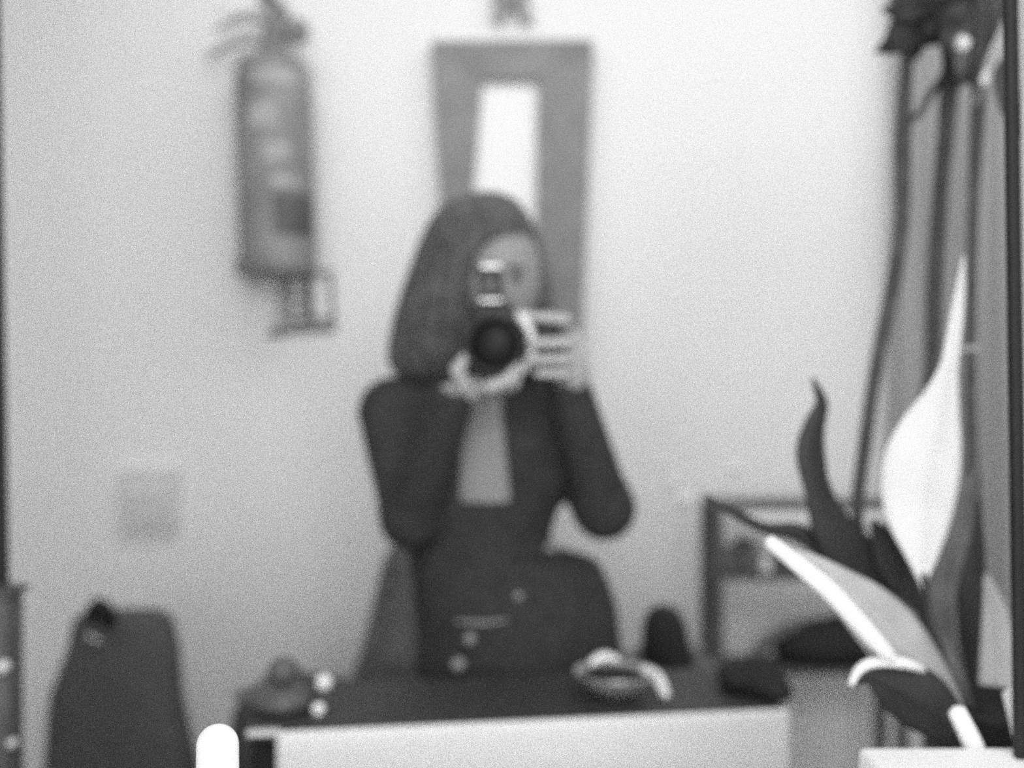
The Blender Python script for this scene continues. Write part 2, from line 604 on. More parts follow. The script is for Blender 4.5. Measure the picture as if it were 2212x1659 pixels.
# ------------------------------------------------------------------ chair at the left
ch = thing('upholstered_chair', 'dark high-backed upholstered chair standing at the lower left by the wall', 'chair', (P(260, 0, 2.2).x, 2.2, 0))
f = Field(P(60, 1800, 2.2) + Vector((0, -.1, 0)), P(470, 1280, 2.2) + Vector((0, .14, 0)), .006)
f.column([(1318, 185, 350, .03, 0), (1335, 162, 372, .045, 0), (1400, 150, 386, .05, 0), (1500, 112, 392, .055, 0), (1659, 100, 425, .06, 0), (1790, 110, 430, .06, 0)], 2.2, power=3.0)
f.mesh('backrest', M['dark'], ch, 2)
tube('headrest_strap', [P(196, 1335, 2.13), P(212, 1312, 2.12), P(232, 1328, 2.12), P(238, 1350, 2.13)], [.012, .018, .016, .01], M['black'], ch)
tube('buckle', [P(190, 1372, 2.125), P(216, 1386, 2.125)], [.004, .004], M['chrome'], ch)
x0, x1 = P(95, 0, 2.2).x, P(430, 0, 2.2).x
box('seat', x0, x1, 1.86, 2.22, .42, .52, M['dark'], ch, bev=.03)
for sx in (x0 + .03, x1 - .03):
    for sy in (1.9, 2.2):
        tube('leg', [Vector((sx, sy, 0.012)), Vector((sx, sy, .43))], [.014, .02], M['wood'], ch, n=6)
for sx in (x0 + .05, x1 - .05):
    tube('back_post', [Vector((sx, 2.22, .45)), Vector((sx, 2.22, .75))], [.016, .016], M['wood'], ch, n=6)

# dim cupboard edge at the far lower left
cp = thing('side_cabinet', 'dim grey cupboard edge cut off by the left border, with two pale knobs', 'cabinet', (P(-40, 0, 1.55).x, 1.55, 0))
xa, xb = P(-220, 0, 1.5).x, P(56, 0, 1.56).x
box('body', xa, xb, 1.5, 1.56, 0, P(0, 1290, 1.5).z, M['greyfab'], cp, bev=.01)
for px, py, r in ((14, 1436, .010), (34, 1600, .007)):
    lathe('knob', [(r * .5, 0), (r, .008), (r * .8, .018), (r * .2, .021)], P(px, py, 1.501), M['plate'], cp, k=20, axis=Vector((0, -1, 0)))
box('top', xa, P(66, 0, 1.565).x, 1.49, 1.565, P(0, 1290, 1.5).z - .001, P(0, 1278, 1.5).z, M['wood'], cp, bev=.003)

# ------------------------------------------------------------------ draped chair and heaps behind the person
f = Field((P(480, 0, 2.5).x, 2.3, 0.0), (P(1250, 0, 2.5).x, 2.74, P(0, 1120, 2.5).z), .008)
f.column([(1150, 870, 1010, .05, .06), (1200, 835, 1040, .08, .05), (1300, 812, 1080, .12, .04), (1400, 785, 1120, .16, 0), (1500, 745, 1160, .18, 0), (1600, 700, 1200, .19, 0), (2400, 690, 1200, .19, 0)], 2.5, ripple=(.006, 9, 6))
o = f.mesh('draped_armchair', M['greyfab'], None, 2)
o.location.z = 0
tag(o, 'grey cloth-draped chair, its pale slope showing left of the person', 'chair')
f = Field((P(430, 0, 2.2).x, 2.04, 0.0), (P(1060, 0, 2.2).x, 2.32, P(0, 1420, 2.2).z), .008)
f.column([(1455, 580, 640, .04, 0), (1480, 545, 800, .07, 0), (1520, 505, 900, .09, 0), (1600, 490, 960, .1, 0), (2500, 490, 960, .1, 0)], 2.18, ripple=(.004, 7, 5))
tag(f.mesh('ottoman', mat('ottoman_cloth', .075, .9, var=.25, bump=.4), None, 2), 'low dark grey cushioned seat showing behind the left end of the counter', 'ottoman')

# slouching bag with a round top, right of the person
f = Field((P(1300, 0, 2.2).x, 2.05, 0.0), (P(1720, 0, 2.2).x, 2.45, P(0, 1290, 2.2).z), .006)
f.column([(1400, 1380, 1500, .05, 0), (1440, 1340, 1560, .10, 0), (1500, 1330, 1640, .13, 0), (1600, 1320, 1650, .14, 0), (2450, 1320, 1650, .14, 0)], 2.22, ripple=(.004, 6, 7))
f.mesh('slouchy_bag', M['greyfab'], None, 2)
bag = bpy.data.objects['slouchy_bag']
tag(bag, 'slouching grey cloth bag lying between the person and the small table', 'bag')
f = Field((P(1360, 0, 2.0).x, 1.95, 0.0), (P(1540, 0, 2.0).x, 2.10, P(0, 1290, 2.02).z), .006)
f.column([(1308, 1415, 1452, .02, 0), (1322, 1397, 1470, .032, 0), (1350, 1388, 1482, .04, 0), (1400, 1385, 1493, .045, 0), (1455, 1388, 1505, .045, 0), (2600, 1388, 1505, .045, 0)], 2.02)
tag(f.mesh('round_bolster', M['darker'], None, 1), 'black round-topped bolster standing before the slouching grey bag', 'cushion')

# ------------------------------------------------------------------ small table with things on it
dT = 2.45
tb = thing('side_table', 'small table on thin dark legs with a pale-edged top, behind the potted plant', 'table', (P(1700, 0, dT).x, dT + .15, 0))
z1, z0 = P(0, 1092, dT).z, P(0, 1102, dT).z
xa, xb = P(1540, 0, dT).x, P(1965, 0, dT).x
box('table_top', xa, xb, dT, dT + .17, z0, z1, M['wood'], tb, bev=.002)
box('apron', P(1610, 0, dT).x, xb - .01, dT + .005, dT + .02, P(0, 1126, dT).z, z0 - .0005, M['paper'], tb, bev=.001)
for xx in (xa + .012, xb - .012):
    for yy in (dT + .013, dT + .157):
        box('leg', xx - .0115, xx + .0115, yy - .012, yy + .012, 0, z0, M['wood'], tb, bev=.002)
zs = P(0, 1246, dT).z
box('shelf', xa + .005, xb - .005, dT + .02, dT + .16, zs - .012, zs, M['wood'], tb, bev=.002)
zl = P(0, 1452, dT).z
box('shelf', xa + .005, xb - .005, dT + .02, dT + .16, zl - .012, zl, M['wood'], tb, bev=.002)
for i, (pl, pr, ph, mm, lab) in enumerate((
        (1564, 1600, 1190, 'mleaf', 'leftmost dark box on the upper shelf of the small table'),
        (1604, 1640, 1172, 'greyfab', 'taller grey box on the upper shelf of the small table'),
        (1644, 1668, 1200, 'pleaf', 'narrow pale box on the upper shelf of the small table'),
        (1672, 1740, 1206, 'dark', 'wide black box on the upper shelf of the small table'))):
    o = box('storage_box', P(pl, 0, dT + .04).x, P(pr, 0, dT + .04).x, dT + .04, dT + .14, zs + .0005, P(0, ph, dT + .04).z, M[mm], None, bev=.004)
    tag(o, lab, 'box', 'boxes on the upper shelf of the small table')
f = Field((P(1660, 0, dT).x, dT + .0, zl), (P(1960, 0, dT).x, dT + .3, P(0, 1310, dT).z), .006)
f.ell(P(1795, 1388, dT + .09), (.105, .065, .056), .0).ell(P(1740, 1400, dT + .09), (.07, .06, .045), .03).ell(P(1850, 1380, dT + .09), (.06, .06, .058), .03)
tag(f.mesh('dark_cushion', M['darker'], None, 1), 'plump black cushion on the lower shelf of the small table', 'cushion')
tube('table_strap', [P(1730, 1345, dT - .03), P(1670, 1375, dT - .04), P(1610, 1440, dT - .04)], [.012, .014, .014], M['greyfab'], None)
tag(bpy.data.objects['table_strap'], 'grey strap hanging slantwise from the black cushion to the bag', 'strap')

# ------------------------------------------------------------------ counter in front of the person
ct = thing('counter', 'white-fronted counter with a dark top, in front of the person', 'counter', (0.0, 1.45, 0))
A, B = P(596, 1580, 1.40), P(1708, 1534, 1.50)
zt = (A.z + B.z) / 2
dirx = Vector((B.x - A.x, B.y - A.y, 0)).normalized()
back = Vector((-dirx.y, dirx.x, 0))


def slab(name, s0, s1, d0_, d1_, za, zb, m, parent, bev=.004):
    """box along the counter's own direction."""
    L_ = Vector((A.x, A.y, 0))
    bm = bmesh.new()
    vs = bm_box(bm, s0, s1, d0_, d1_, za, zb, bev)
    for v in bm.verts:
        v.co = L_ + dirx * v.co.x + back * v.co.y + Vector((0, 0, v.co.z))
    return bobj(name, bm, m, parent, smooth=False)


Lc = (B - A).length
slab('front_panel', 0, Lc, 0, .02, .05, zt - .001, M['panel'], ct, bev=.006)
slab('carcass', .01, Lc - .01, .0205, .20, .05, zt - .013, M['panel'], ct)
slab('worktop', -.035, Lc - .004, .006, .23, zt - .012, zt, M['top'], ct, bev=.002)
slab('side_panel', -.032, -.001, .03, .21, .0, zt - .013, M['black'], ct, bev=.002)
slab('edge_strip', -.036, .005, -.002, .008, zt - .004, zt + .003, M['plate'], ct, bev=.001)
slab('plinth', .02, Lc - .02, .04, .18, 0, .049, M['black'], ct)


def on_counter(px, d):
    p = P(px, 0, d)
    return Vector((p.x, d, zt))


# grey glazed bowl
c = on_counter(1330, 1.56)
bw = thing('bowl', 'shallow shiny grey bowl with a dark inside, near the right end of the counter', 'bowl', c)
rb = 92 * 1.56 / F
c = c + Vector((0, 0, .001))
lathe('shell', [(rb * .35, 0), (rb * .45, .003), (rb * .75, .015), (rb * .95, .031), (rb, .036), (rb * .965, .036), (rb * .9, .028), (rb * .6, .012), (rb * .2, .006)], c, M['bowl'], bw)
lathe('contents', [(rb * .2, .007), (rb * .86, .024), (rb * .7, .032), (rb * .3, .037)], c, M['black'], bw)
tube('highlight_handle', [c + Vector((rb * .66, .01, .034)), c + Vector((rb * .95, -.01, .028)), c + Vector((rb * 1.12, -.03, .008))], [.008, .009, .007], M['glint'], bw)  # pale bars shaped as the highlights on the bowl's rim
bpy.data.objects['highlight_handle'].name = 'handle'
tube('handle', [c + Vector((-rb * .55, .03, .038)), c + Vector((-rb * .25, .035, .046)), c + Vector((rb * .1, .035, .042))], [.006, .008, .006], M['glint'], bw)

# dark curved pouch
zc = zt + .0005
f = Field((P(1520, 0, 1.58).x, 1.50, zc - .004), (P(1740, 0, 1.58).x, 1.68, zt + .06), .0028)
f.ell(Vector((P(1600, 0, 1.58).x, 1.60, zt + .018)), (.030, .045, .020), 0)
f.ell(Vector((P(1645, 0, 1.58).x, 1.59, zt + .022)), (.030, .05, .026), .015)
f.ell(Vector((P(1672, 0, 1.56).x, 1.56, zt + .010)), (.024, .04, .016), .015)
f.boxs((-1, 1, zc - .05), (2, 2, zc), sub=True)
tag(f.mesh('black_pouch', M['darker'], None, 1), 'black curved pouch lying on the right end of the counter', 'pouch')

# smoked glass lamp-like jar and glints at the left end
c = on_counter(612, 1.50)
jr = thing('glass_jar', 'squat smoked glass jar with a round stopper on the left end of the counter', 'jar', c)
c = c + Vector((0, 0, .001))
lathe('jar_body', [(.030, 0), (.040, .004), (.042, .014), (.036, .024), (.02, .032)], c, M['shade'], jr)
lathe('stopper', [(.008, .033), (.013, .036), (.021, .046), (.021, .056), (.013, .066), (.004, .07)], c, M['shade'], jr)
c2 = on_counter(560, 1.53)
o = lathe('small_dish', [(.018, 0.001), (.03, .006), (.036, .014), (.033, .014), (.015, .006)], c2, M['shade'], None)
tag(o, 'small low dark dish left of the smoked glass jar', 'dish')
for i, (px, hgt, r, d, lab) in enumerate((
        (700, .036, .0115, 1.50, 'taller clear glass ball on the counter, beside the smoked jar'),
        (688, .016, .009, 1.445, 'smaller clear glass bead at the counter front, beside the smoked jar'))):
    c = on_counter(px, d)
    g = thing('glass_bauble', lab, 'ornament', c, 'clear glass baubles on the counter')
    lathe('foot', [(.007, .001), (.008, .003), (.003, .006), (.003, hgt - r * .8)], c, M['shade'], g, k=16)
    lathe('ball', [(r * math.sin(t), hgt - r * math.cos(t)) for t in np.linspace(.15, math.pi - .1, 12)], c, M['glint'], g, k=24)

# ------------------------------------------------------------------ curtain at the right
xa, xb = P(1945, 0, 2.68).x, P(2330, 0, 2.68).x
verts, faces = [], []
NX, NZ = 90, 14
for s, off in ((0, 0), (1, .004)):
    for j in range(NZ + 1):
        z = .75 + (2.72 - .75) * j / NZ
        for i in range(NX + 1):
            u = i / NX
            x = xa + (xb - xa) * u + (0.03 * (1 - j / NZ)) * (u - .3)
            y = 2.70 + .022 * math.sin(u * 26 + .4 * math.sin(j * .5)) + .008 * math.sin(u * 61) + off
            verts.append((x, y, z))
S = (NX + 1) * (NZ + 1)
for j in range(NZ):
    for i in range(NX):
        a = j * (NX + 1) + i
        faces.append((a, a + 1, a + NX + 2, a + NX + 1))
        faces.append((S + a + 1, S + a, S + a + NX + 1, S + a + NX + 2))
for i in range(NX):
    faces.append((i + 1, i, S + i, S + i + 1))
    t = NZ * (NX + 1) + i
    faces.append((t, t + 1, S + t + 1, S + t))
for j in range(NZ):
    a = j * (NX + 1)
    faces.append((a, a + NX + 1, S + a + NX + 1, S + a))
    a += NX
    faces.append((a + NX + 1, a, S + a, S + a + NX + 1))
tag(obj('curtain', verts, faces, M['curtain']), 'pale grey folded curtain hanging at the right, behind the tall plant', 'curtain')

# ------------------------------------------------------------------ tall cane plant at the right
dP = 1.50
tp = thing('tall_houseplant', 'tall dark-caned plant with a leafy crown, reaching up past the curtain', 'houseplant', (P(2080, 0, dP).x, dP, 0))
zb = 0.33
lathe('pot', [(.10, .0005), (.11, .01), (.145, .30), (.15, .32), (.14, .32), (.13, .29)], Vector((P(2060, 0, dP).x, dP, .0)), M['white'], tp)
lathe('soil', [(.02, .28), (.128, .285), (.10, .30), (.02, .305)], Vector((P(2060, 0, dP).x, dP, .0)), M['soil'], tp)
r_ = dP / F


gx = P(2060, 0, dP).x
root = lambda dx: Vector((gx + dx, dP, .29))


def cane2(name, dx, pts, w, m='stem'):
    pts3 = [root(dx)] + [P(x, y, d) for x, y, d in pts]
    tube(name, pts3, [w[0] * r_] + [q * r_ for q in w], M[m], tp, n=70)


cane2('cane', -.03, [(2040, 1600, 1.5), (1960, 1400, 1.5), (1872, 1260, 1.5), (1852, 1120, 1.500), (1868, 960, 1.500), (1895, 780, 1.510), (1928, 620, 1.530), (1948, 480, 1.530), (1950, 300, 1.530), (1958, 150, 1.530), (1975, -60, 1.530)], [14, 14, 14, 14, 15, 15, 17, 17, 19, 15, 11, 14])
cane2('cane', 0, [(2000, 1500, 1.550), (1978, 1150, 1.550), (1970, 1000, 1.550), (1985, 900, 1.550), (2012, 810, 1.550), (2020, 600, 1.550), (2033, 400, 1.550), (2048, 220, 1.550), (2070, -40, 1.550)], [12, 12, 13, 14, 17, 18, 18, 20, 22])
cane2('cane', .03, [(2112, 1500, 1.44), (2108, 1150, 1.44), (2098, 900, 1.44), (2098, 700, 1.44), (2103, 450, 1.44), (2112, 240, 1.44), (2125, -50, 1.44)], [17, 15, 12, 11, 12, 15, 18])
tube('branch', [P(1948, 275, 1.535), P(1985, 245, 1.540), P(2020, 190, 1.550), (P(2060, 140, 1.550))], [8 * r_, 8 * r_, 9 * r_, 12 * r_], M['stem'], tp)
tube('node', [P(2060, 756, 1.435), P(2085, 754, 1.430), P(2112, 752, 1.435)], [6 * r_, 5 * r_, 6 * r_], M['gleaf'], tp)
crown = [
    ((2050, 30), (1890, 112), 44, 'dleaf', 1.510), ((2070, 0), (1905, 20), 48, 'dleaf', 1.500), ((2060, -40), (1960, 10), 45, 'dleaf', 1.530),
    ((2090, 0), (1985, 100), 50, 'dleaf', 1.520), ((2110, 0), (2040, 140), 42, 'dleaf', 1.480), ((2120, 10), (2075, 190), 38, 'mleaf', 1.470),
    ((2125, 0), (2125, 185), 36, 'dleaf', 1.490), ((2100, -60), (2150, 90), 40, 'dleaf', 1.510), ((2160, -70), (2125, 150), 34, 'mleaf', 1.460),
    ((2060, -80), (2000, 60), 60, 'dleaf', 1.550), ((2120, -80), (2080, 80), 60, 'dleaf', 1.550), ((2000, -80), (1945, 60), 50, 'mleaf', 1.560),
    ((2030, 10), (1915, 70), 44, 'mleaf', 1.540), ((2100, 40), (2010, 60), 50, 'dleaf', 1.545), ((2140, -20), (2110, 130), 48, 'mleaf', 1.530), ((2080, 60), (2100, 185), 40, 'dleaf', 1.500), ((2165, -70), (2150, 115), 34, 'dleaf', 1.500), ((2150, -60), (2180, 60), 30, 'mleaf', 1.570), ((2010, 20), (1960, 150), 26, 'mleaf', 1.570)]
for (bx, by), (tx, ty), w, mm, d in crown:
    mx, my = (bx + tx) / 2, (by + ty) / 2 - 14
    leaf('leaf', [(bx, by, d + .02, 4), (bx * .75 + tx * .25, by * .75 + ty * .25 - 10, d, w * .8), (mx, my, d - .02, w), (bx * .25 + tx * .75, by * .25 + ty * .75, d - .02, w * .65), (tx, ty, d, 3)], M[mm], tp, fold=.2, n=16)
lathe('bud', [(.004, -.01), (.009, -.004), (.010, .003), (.004, .010)], P(2080, 94, 1.410), M['pleaf'], tp, k=18)
leaf('leaf', [(2106, 225, 1.43, 4), (2120, 190, 1.41, 8), (2128, 172, 1.4, 12), (2150, 115, 1.4, 14), (2172, 60, 1.4, 12), (2190, -20, 1.4, 10)], M['gleaf'], tp, fold=.1, n=14)
leaf('leaf', [(2125, 185, 1.39, 4), (2128, 172, 1.39, 10), (2133, 150, 1.39, 3)], M['pleaf'], tp, fold=.1, n=8)
tube('stalk', [P(2135, -60, 1.44), P(2168, 20, 1.36), P(2180, 128, 1.3)], [.0035, .003, .003], M['stem'], tp)
leaf('leaf', [(2200, 300, 1.3, 10), (2185, 230, 1.3, 24), (2175, 180, 1.3, 27), (2172, 150, 1.3, 22), (2178, 125, 1.3, 5)], M['dleaf'], tp, fold=.1, n=14)

# ------------------------------------------------------------------ broad-leaved plant behind a white box
dV = 1.12
BK = .20                 # the leaves stand this much behind the distances written in their lists
pl = thing('potted_plant', 'broad-leaved plant with pale and dark leaves, in a dark pot behind the white box', 'houseplant', (P(2130, 0, dV).x, dV, 1.06))
pc = Vector((P(2135, 0, dV).x, dV, 1.06))
zr = P(0, 1545, dV - .05).z
lathe('pot', [(.040, .0005), (.045, .004), (.058, zr - 1.07), (.060, zr - 1.06), (.055, zr - 1.06), (.052, zr - 1.075)], pc, M['black'], pl)
lathe('soil', [(.01, zr - 1.085), (.052, zr - 1.08), (.04, zr - 1.074), (.01, zr - 1.072)], pc, M['soil'], pl)
# broad pale upright leaf with a long tip
leaf('leaf', [(2010, 1330, .97, 3), (1995, 1262, .98, 8), (1993, 1200, .99, 36), (1990, 1110, 1.0, 74), (1998, 1010, 1.0, 84), (2016, 930, 1.0, 68), (2036, 860, 1.0, 40), (2052, 790, 1.0, 20), (2066, 700, 1.0, 15), (2076, 620, 1.0, 10), (2082, 550, 1.0, 2)], M['pleaf'], pl, back=BK, fold=.22, n=50)
tube('stalk', [P(2105, 1640, 1.130), P(2060, 1500, 1.140), P(2012, 1360, 1.150), P(1996, 1240, 1.175)], [.0058, .0052, .0042, .003], M['dleaf'], pl)
# pale rolled leaf slanting to the upper left
leaf('leaf', [(2092, 1600, .90, 10), (2045, 1510, .89, 46), (1965, 1405, .87, 72), (1890, 1325, .86, 66), (1820, 1268, .86, 46), (1755, 1220, .86, 26), (1700, 1195, .86, 15), (1660, 1166, .86, 10)], M['gleaf'], pl, back=BK, fold=.25, roll=.35, n=44)
tube('rolled_edge', [P(1660, 1168, 1.045), P(1710, 1208, 1.040), P(1790, 1275, 1.035), P(1860, 1350, 1.035), P(1910, 1405, 1.040), P(1945, 1440, 1.055)], [.0062, .0074, .0088, .0088, .007, .003], M['pleaf'], pl)
# bent leaf with a pale rim and dark underside
leaf('leaf', [(2085, 1625, .86, 10), (2040, 1560, .86, 50), (1985, 1510, .86, 66), (1930, 1480, .86, 52), (1880, 1460, .86, 24), (1845, 1478, .86, 3)], M['dleaf'], pl, back=BK, fold=.15, n=30)
tube('leaf_rim', [P(1838, 1478, 1.050), P(1856, 1446, 1.050), P(1890, 1430, 1.050), P(1940, 1430, 1.050), P(1978, 1440, 1.056), P(2000, 1452, 1.07)], [.003, .0045, .0055, .0056, .0044, .002], M['pleaf'], pl)
# dark leaves
leaf('leaf', [(1990, 1300, 1.08, 14), (1920, 1240, 1.08, 36), (1850, 1200, 1.08, 50), (1800, 1140, 1.08, 44), (1768, 1060, 1.08, 30), (1752, 980, 1.08, 32), (1760, 920, 1.08, 24), (1775, 870, 1.08, 14), (1756, 818, 1.08, 4)], M['dleaf'], pl, back=BK, fold=.15, n=44)
leaf('leaf', [(2020, 1350, 1.06, 10), (1980, 1270, 1.06, 40), (1940, 1210, 1.06, 48), (1905, 1160, 1.06, 24), (1885, 1120, 1.06, 3)], M['dleaf'], pl, back=BK, fold=.15, n=24)
leaf('leaf', [(1850, 1225, 1.1, 4), (1790, 1190, 1.1, 22), (1720, 1150, 1.1, 20), (1650, 1140, 1.1, 13), (1580, 1105, 1.1, 10), (1522, 1070, 1.1, 4)], M['dleaf'], pl, back=BK, fold=.1, n=30)
leaf('leaf', [(2060, 1430, 1.05, 10), (2035, 1330, 1.05, 28), (2045, 1220, 1.05, 38), (2075, 1130, 1.05, 30), (2100, 1050, 1.05, 12), (2110, 990, 1.05, 3)], M['mleaf'], pl, back=BK, fold=.2, n=30)
leaf('leaf', [(2110, 1500, 1.08, 10), (2098, 1380, 1.08, 26), (2100, 1280, 1.08, 30), (2108, 1180, 1.08, 22), (2112, 1080, 1.08, 4)], M['dleaf'], pl, back=BK, fold=.2, n=30)
leaf('leaf', [(2130, 1640, 1.0, 10), (2150, 1540, 1.0, 34), (2160, 1420, 1.0, 40), (2150, 1320, 1.0, 26), (2130, 1240, 1.0, 5)], M['gleaf'], pl, back=BK, fold=.2, n=30)
leaf('leaf', [(2110, 1640, .95, 8), (2085, 1560, .95, 26), (2060, 1470, .95, 24), (2035, 1390, .96, 14), (2012, 1340, .96, 3)], M['mleaf'], pl, back=BK, fold=.25, roll=-.4, n=24)
leaf('leaf', [(2150, 1650, .93, 8), (2140, 1600, .93, 40), (2130, 1560, .93, 40), (2120, 1530, .93, 5)], M['dleaf'], pl, back=BK, fold=.15, n=16)
tube('stalk', [P(2110, 1640, 1.150), P(2075, 1560, 1.200), P(2030, 1420, 1.240), P(1985, 1290, 1.270)], [.005, .005, .0045, .004], M['dleaf'], pl)
tube('stalk', [P(2125, 1640, 1.170), P(2118, 1560, 1.220), P(2110, 1470, 1.260)], [.005, .005, .004], M['dleaf'], pl)

# white plant stakes
for pts, lab in (([(2120, 1680), (2104, 1615), (2066, 1535)], 'white rounded stake behind the white box, at the foot of the leaves'),
                 ([(2230, 1680), (2212, 1600), (2184, 1495)], 'white rounded stake behind the white box, cut by the right border')):
    d = 1.0
    o = tube('plant_stake', [P(x, y, d) for x, y in pts], [.0092, .009, .0078], M['white'], None, k=20)
    tag(o, lab, 'plant stake', 'white stakes by the leaves')

# white box in front of the pot; its flat top is what shows
d0_, d1_ = .80, .985
bx = box('white_box', P(1852, 0, d1_).x, P(2420, 0, d1_).x, d0_, d1_, 1.0605, P(0, 1613, d1_).z, M['white'], None, bev=.006)
tag(bx, 'large white box with a flat top in the lower right corner, before the plant', 'box')

# white candle and the shelf that carries it and the planter
cz = 1.06
c = P(470, 0, .75)
rc = 45 * .75 / F
zt_ = P(0, 1565, .75).z
cn = thing('candle', 'thick white round-topped candle standing at the lower left front', 'candle', (c.x, .75, cz))
prof = [(rc * 1.04, .0005), (rc * 1.06, .01)] + [(rc * (1 - .04 * 0), zt_ - cz - rc * 1.0)] + [(rc * math.cos(t), zt_ - cz - rc + rc * math.sin(t)) for t in np.linspace(.15, 1.5, 10)]
lathe('wax', prof, Vector((c.x, .75, cz)), M['white'], cn)
sh = thing('shelf', 'white shelf under the front candle and the white box', 'shelf', (0, .85, 1.0))
box('board', -.75, .85, .6, 1.22, 1.02, 1.0600, M['white'], sh, bev=.004)
box('bracket', -.5, -.46, .62, 1.2, 0, 1.02, M['white'], sh, bev=.003)
box('bracket', .5, .54, .62, 1.2, 0, 1.02, M['white'], sh, bev=.003)

# ------------------------------------------------------------------ the person
DP = 1.85


def Q(px, py, dy=0.0):
    return P(px, py, DP + dy)


pe = thing('person', 'person with shoulder-length hair in a dark jacket, holding a camera to the face', 'person', (Q(1080, 0).x, DP, 0))
dC = 1.63       # the camera's depth

# body: head, neck, trunk, arms, hands and legs in one surface
B_ = Field((-.36, 1.48, -.01), (.30, 2.12, Q(0, 405).z), .0042)
hc = Q(1078, 588, .02)
B_.ell(hc, (.072, .092, .105))
B_.ell(Q(1078, 640, -.005), (.058, .072, .075), .03)
B_.ell(Q(1078, 700, -.03), (.034, .036, .028), .025)                       # chin
B_.cone(Q(1078, 606, -.088), Q(1078, 640, -.098), .008, .013, .012)        # nose
B_.ell(Q(1045, 600, -.088), (.017, .012, .010), .006, sub=True)            # eye sockets
B_.ell(Q(1113, 600, -.088), (.017, .012, .010), .006, sub=True)
B_.cone(Q(1058, 672, -.080), Q(1098, 672, -.080), .006, .006, .006)        # lips
B_.ell(Q(983, 615, .03), (.010, .02, .028), .008)
B_.ell(Q(1173, 615, .03), (.010, .02, .028), .008)
B_.cone(Q(1075, 690, .05), Q(1065, 850, .05), .055, .058, .03)
B_.column([(830, 930, 1190, .06, .04), (870, 860, 1215, .085, .04), (950, 870, 1225, .095, .03), (1050, 885, 1205, .09, .03),
           (1150, 905, 1180, .08, .03), (1250, 915, 1270, .09, .03), (1350, 930, 1305, .10, .03), (1450, 930, 1310, .10, .03), (1560, 935, 1300, .09, .03)], DP, .04)
SL, EL, WL = Q(850, 890, .03), Q(888, 1118, -.07), P(972, 868, dC + .02)
SR, ER, WR = Q(1190, 890, .03), Q(1305, 1098, -.06), P(1232, 850, dC + .06)
for s, e_, w in ((SL, EL, WL), (SR, ER, WR)):
    B_.cone(s, e_, .046, .037, .02)
    B_.cone(e_, w, .036, .026, .015)
# hand that grips the right side of the camera
kn = [P(1226, 700, dC + .02), P(1228, 742, dC + .02), P(1226, 776, dC + .02), P(1220, 806, dC + .025)]
tips = [P(1152, 684, dC - .034), P(1146, 741, dC - .046), P(1148, 777, dC - .046), P(1162, 806, dC - .034)]
B_.ell(P(1236, 770, dC + .035), (.018, .034, .044), .01)
B_.cone(WR, P(1235, 800, dC + .04), .026, .026, .015)
for kx, tx in zip(kn, tips):
    mid = Vector((kx.x * .92 + tx.x * .08, tx.y + .004, (kx.z + tx.z) / 2))
    B_.cone(kx, mid, .0088, .0082, .004)
    B_.cone(mid, tx, .0082, .0070, .002)
B_.cone(P(1225, 735, dC + .05), P(1180, 722, dC + .052), .011, .009, .006)
# hand that cups the lens from below
B_.ell(P(1032, 828, dC + .015), (.034, .028, .015), .01)
B_.cone(WL, P(1012, 842, dC), .025, .018, .01)
for bx, tx, dz, ty in ((1060, 1112, 0.0, 792), (1066, 1122, .018, 800), (1064, 1118, .036, 806), (1056, 1106, .052, 812)):
    a_ = P(bx, 835, dC - .055 + dz)
    b_ = P(tx - 12, ty + 26, dC - .055 + dz)
    B_.cone(a_, b_, .0098, .0092, .005)
    B_.cone(b_, P(tx, ty - 8, dC - .058 + dz), .0092, .0075, .003)
B_.cone(P(1005, 834, dC - .03), P(988, 800, dC - .045), .012, .0105, .008)
B_.cone(P(988, 800, dC - .045), P(1008, 768, dC - .052), .0105, .008, .003)
# legs and feet, behind the counter
for sx in (1, -1):
    hx = Q(1115, 0, .03).x + sx * .085
    B_.cone(Vector((hx, 1.9, .80)), Vector((hx + sx * .01, 1.9, .47)), .082, .052, .03)
    B_.cone(Vector((hx + sx * .01, 1.9, .47)), Vector((hx + sx * .015, 1.92, .09)), .052, .034, .02)
    B_.cone(Vector((hx + sx * .015, 1.93, .045)), Vector((hx + sx * .03, 1.79, .035)), .036, .028, .02)
body = B_.mesh('body', M['skin'], pe, 0)
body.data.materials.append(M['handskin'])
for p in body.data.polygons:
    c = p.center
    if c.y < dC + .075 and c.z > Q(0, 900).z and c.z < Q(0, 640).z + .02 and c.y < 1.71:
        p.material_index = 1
for px in (1045, 1113):
    e_ = Q(px, 600, -.068)
    lathe('eye', [(.011 * math.sin(t), -.011 * math.cos(t)) for t in np.linspace(.1, math.pi - .1, 10)], e_, M['shade'], pe, k=20, axis=Vector((0, -1, 0)))
    lathe('eyebrow', [(.001, 0)] * 2, e_, M['hair'], pe, k=8) if False else tube('eyebrow', [Q(px - 22, 582, -.078), Q(px, 575, -.084), Q(px + 22, 582, -.078)], [.002, .0032, .002], M['hair'], pe, n=8, k=8)

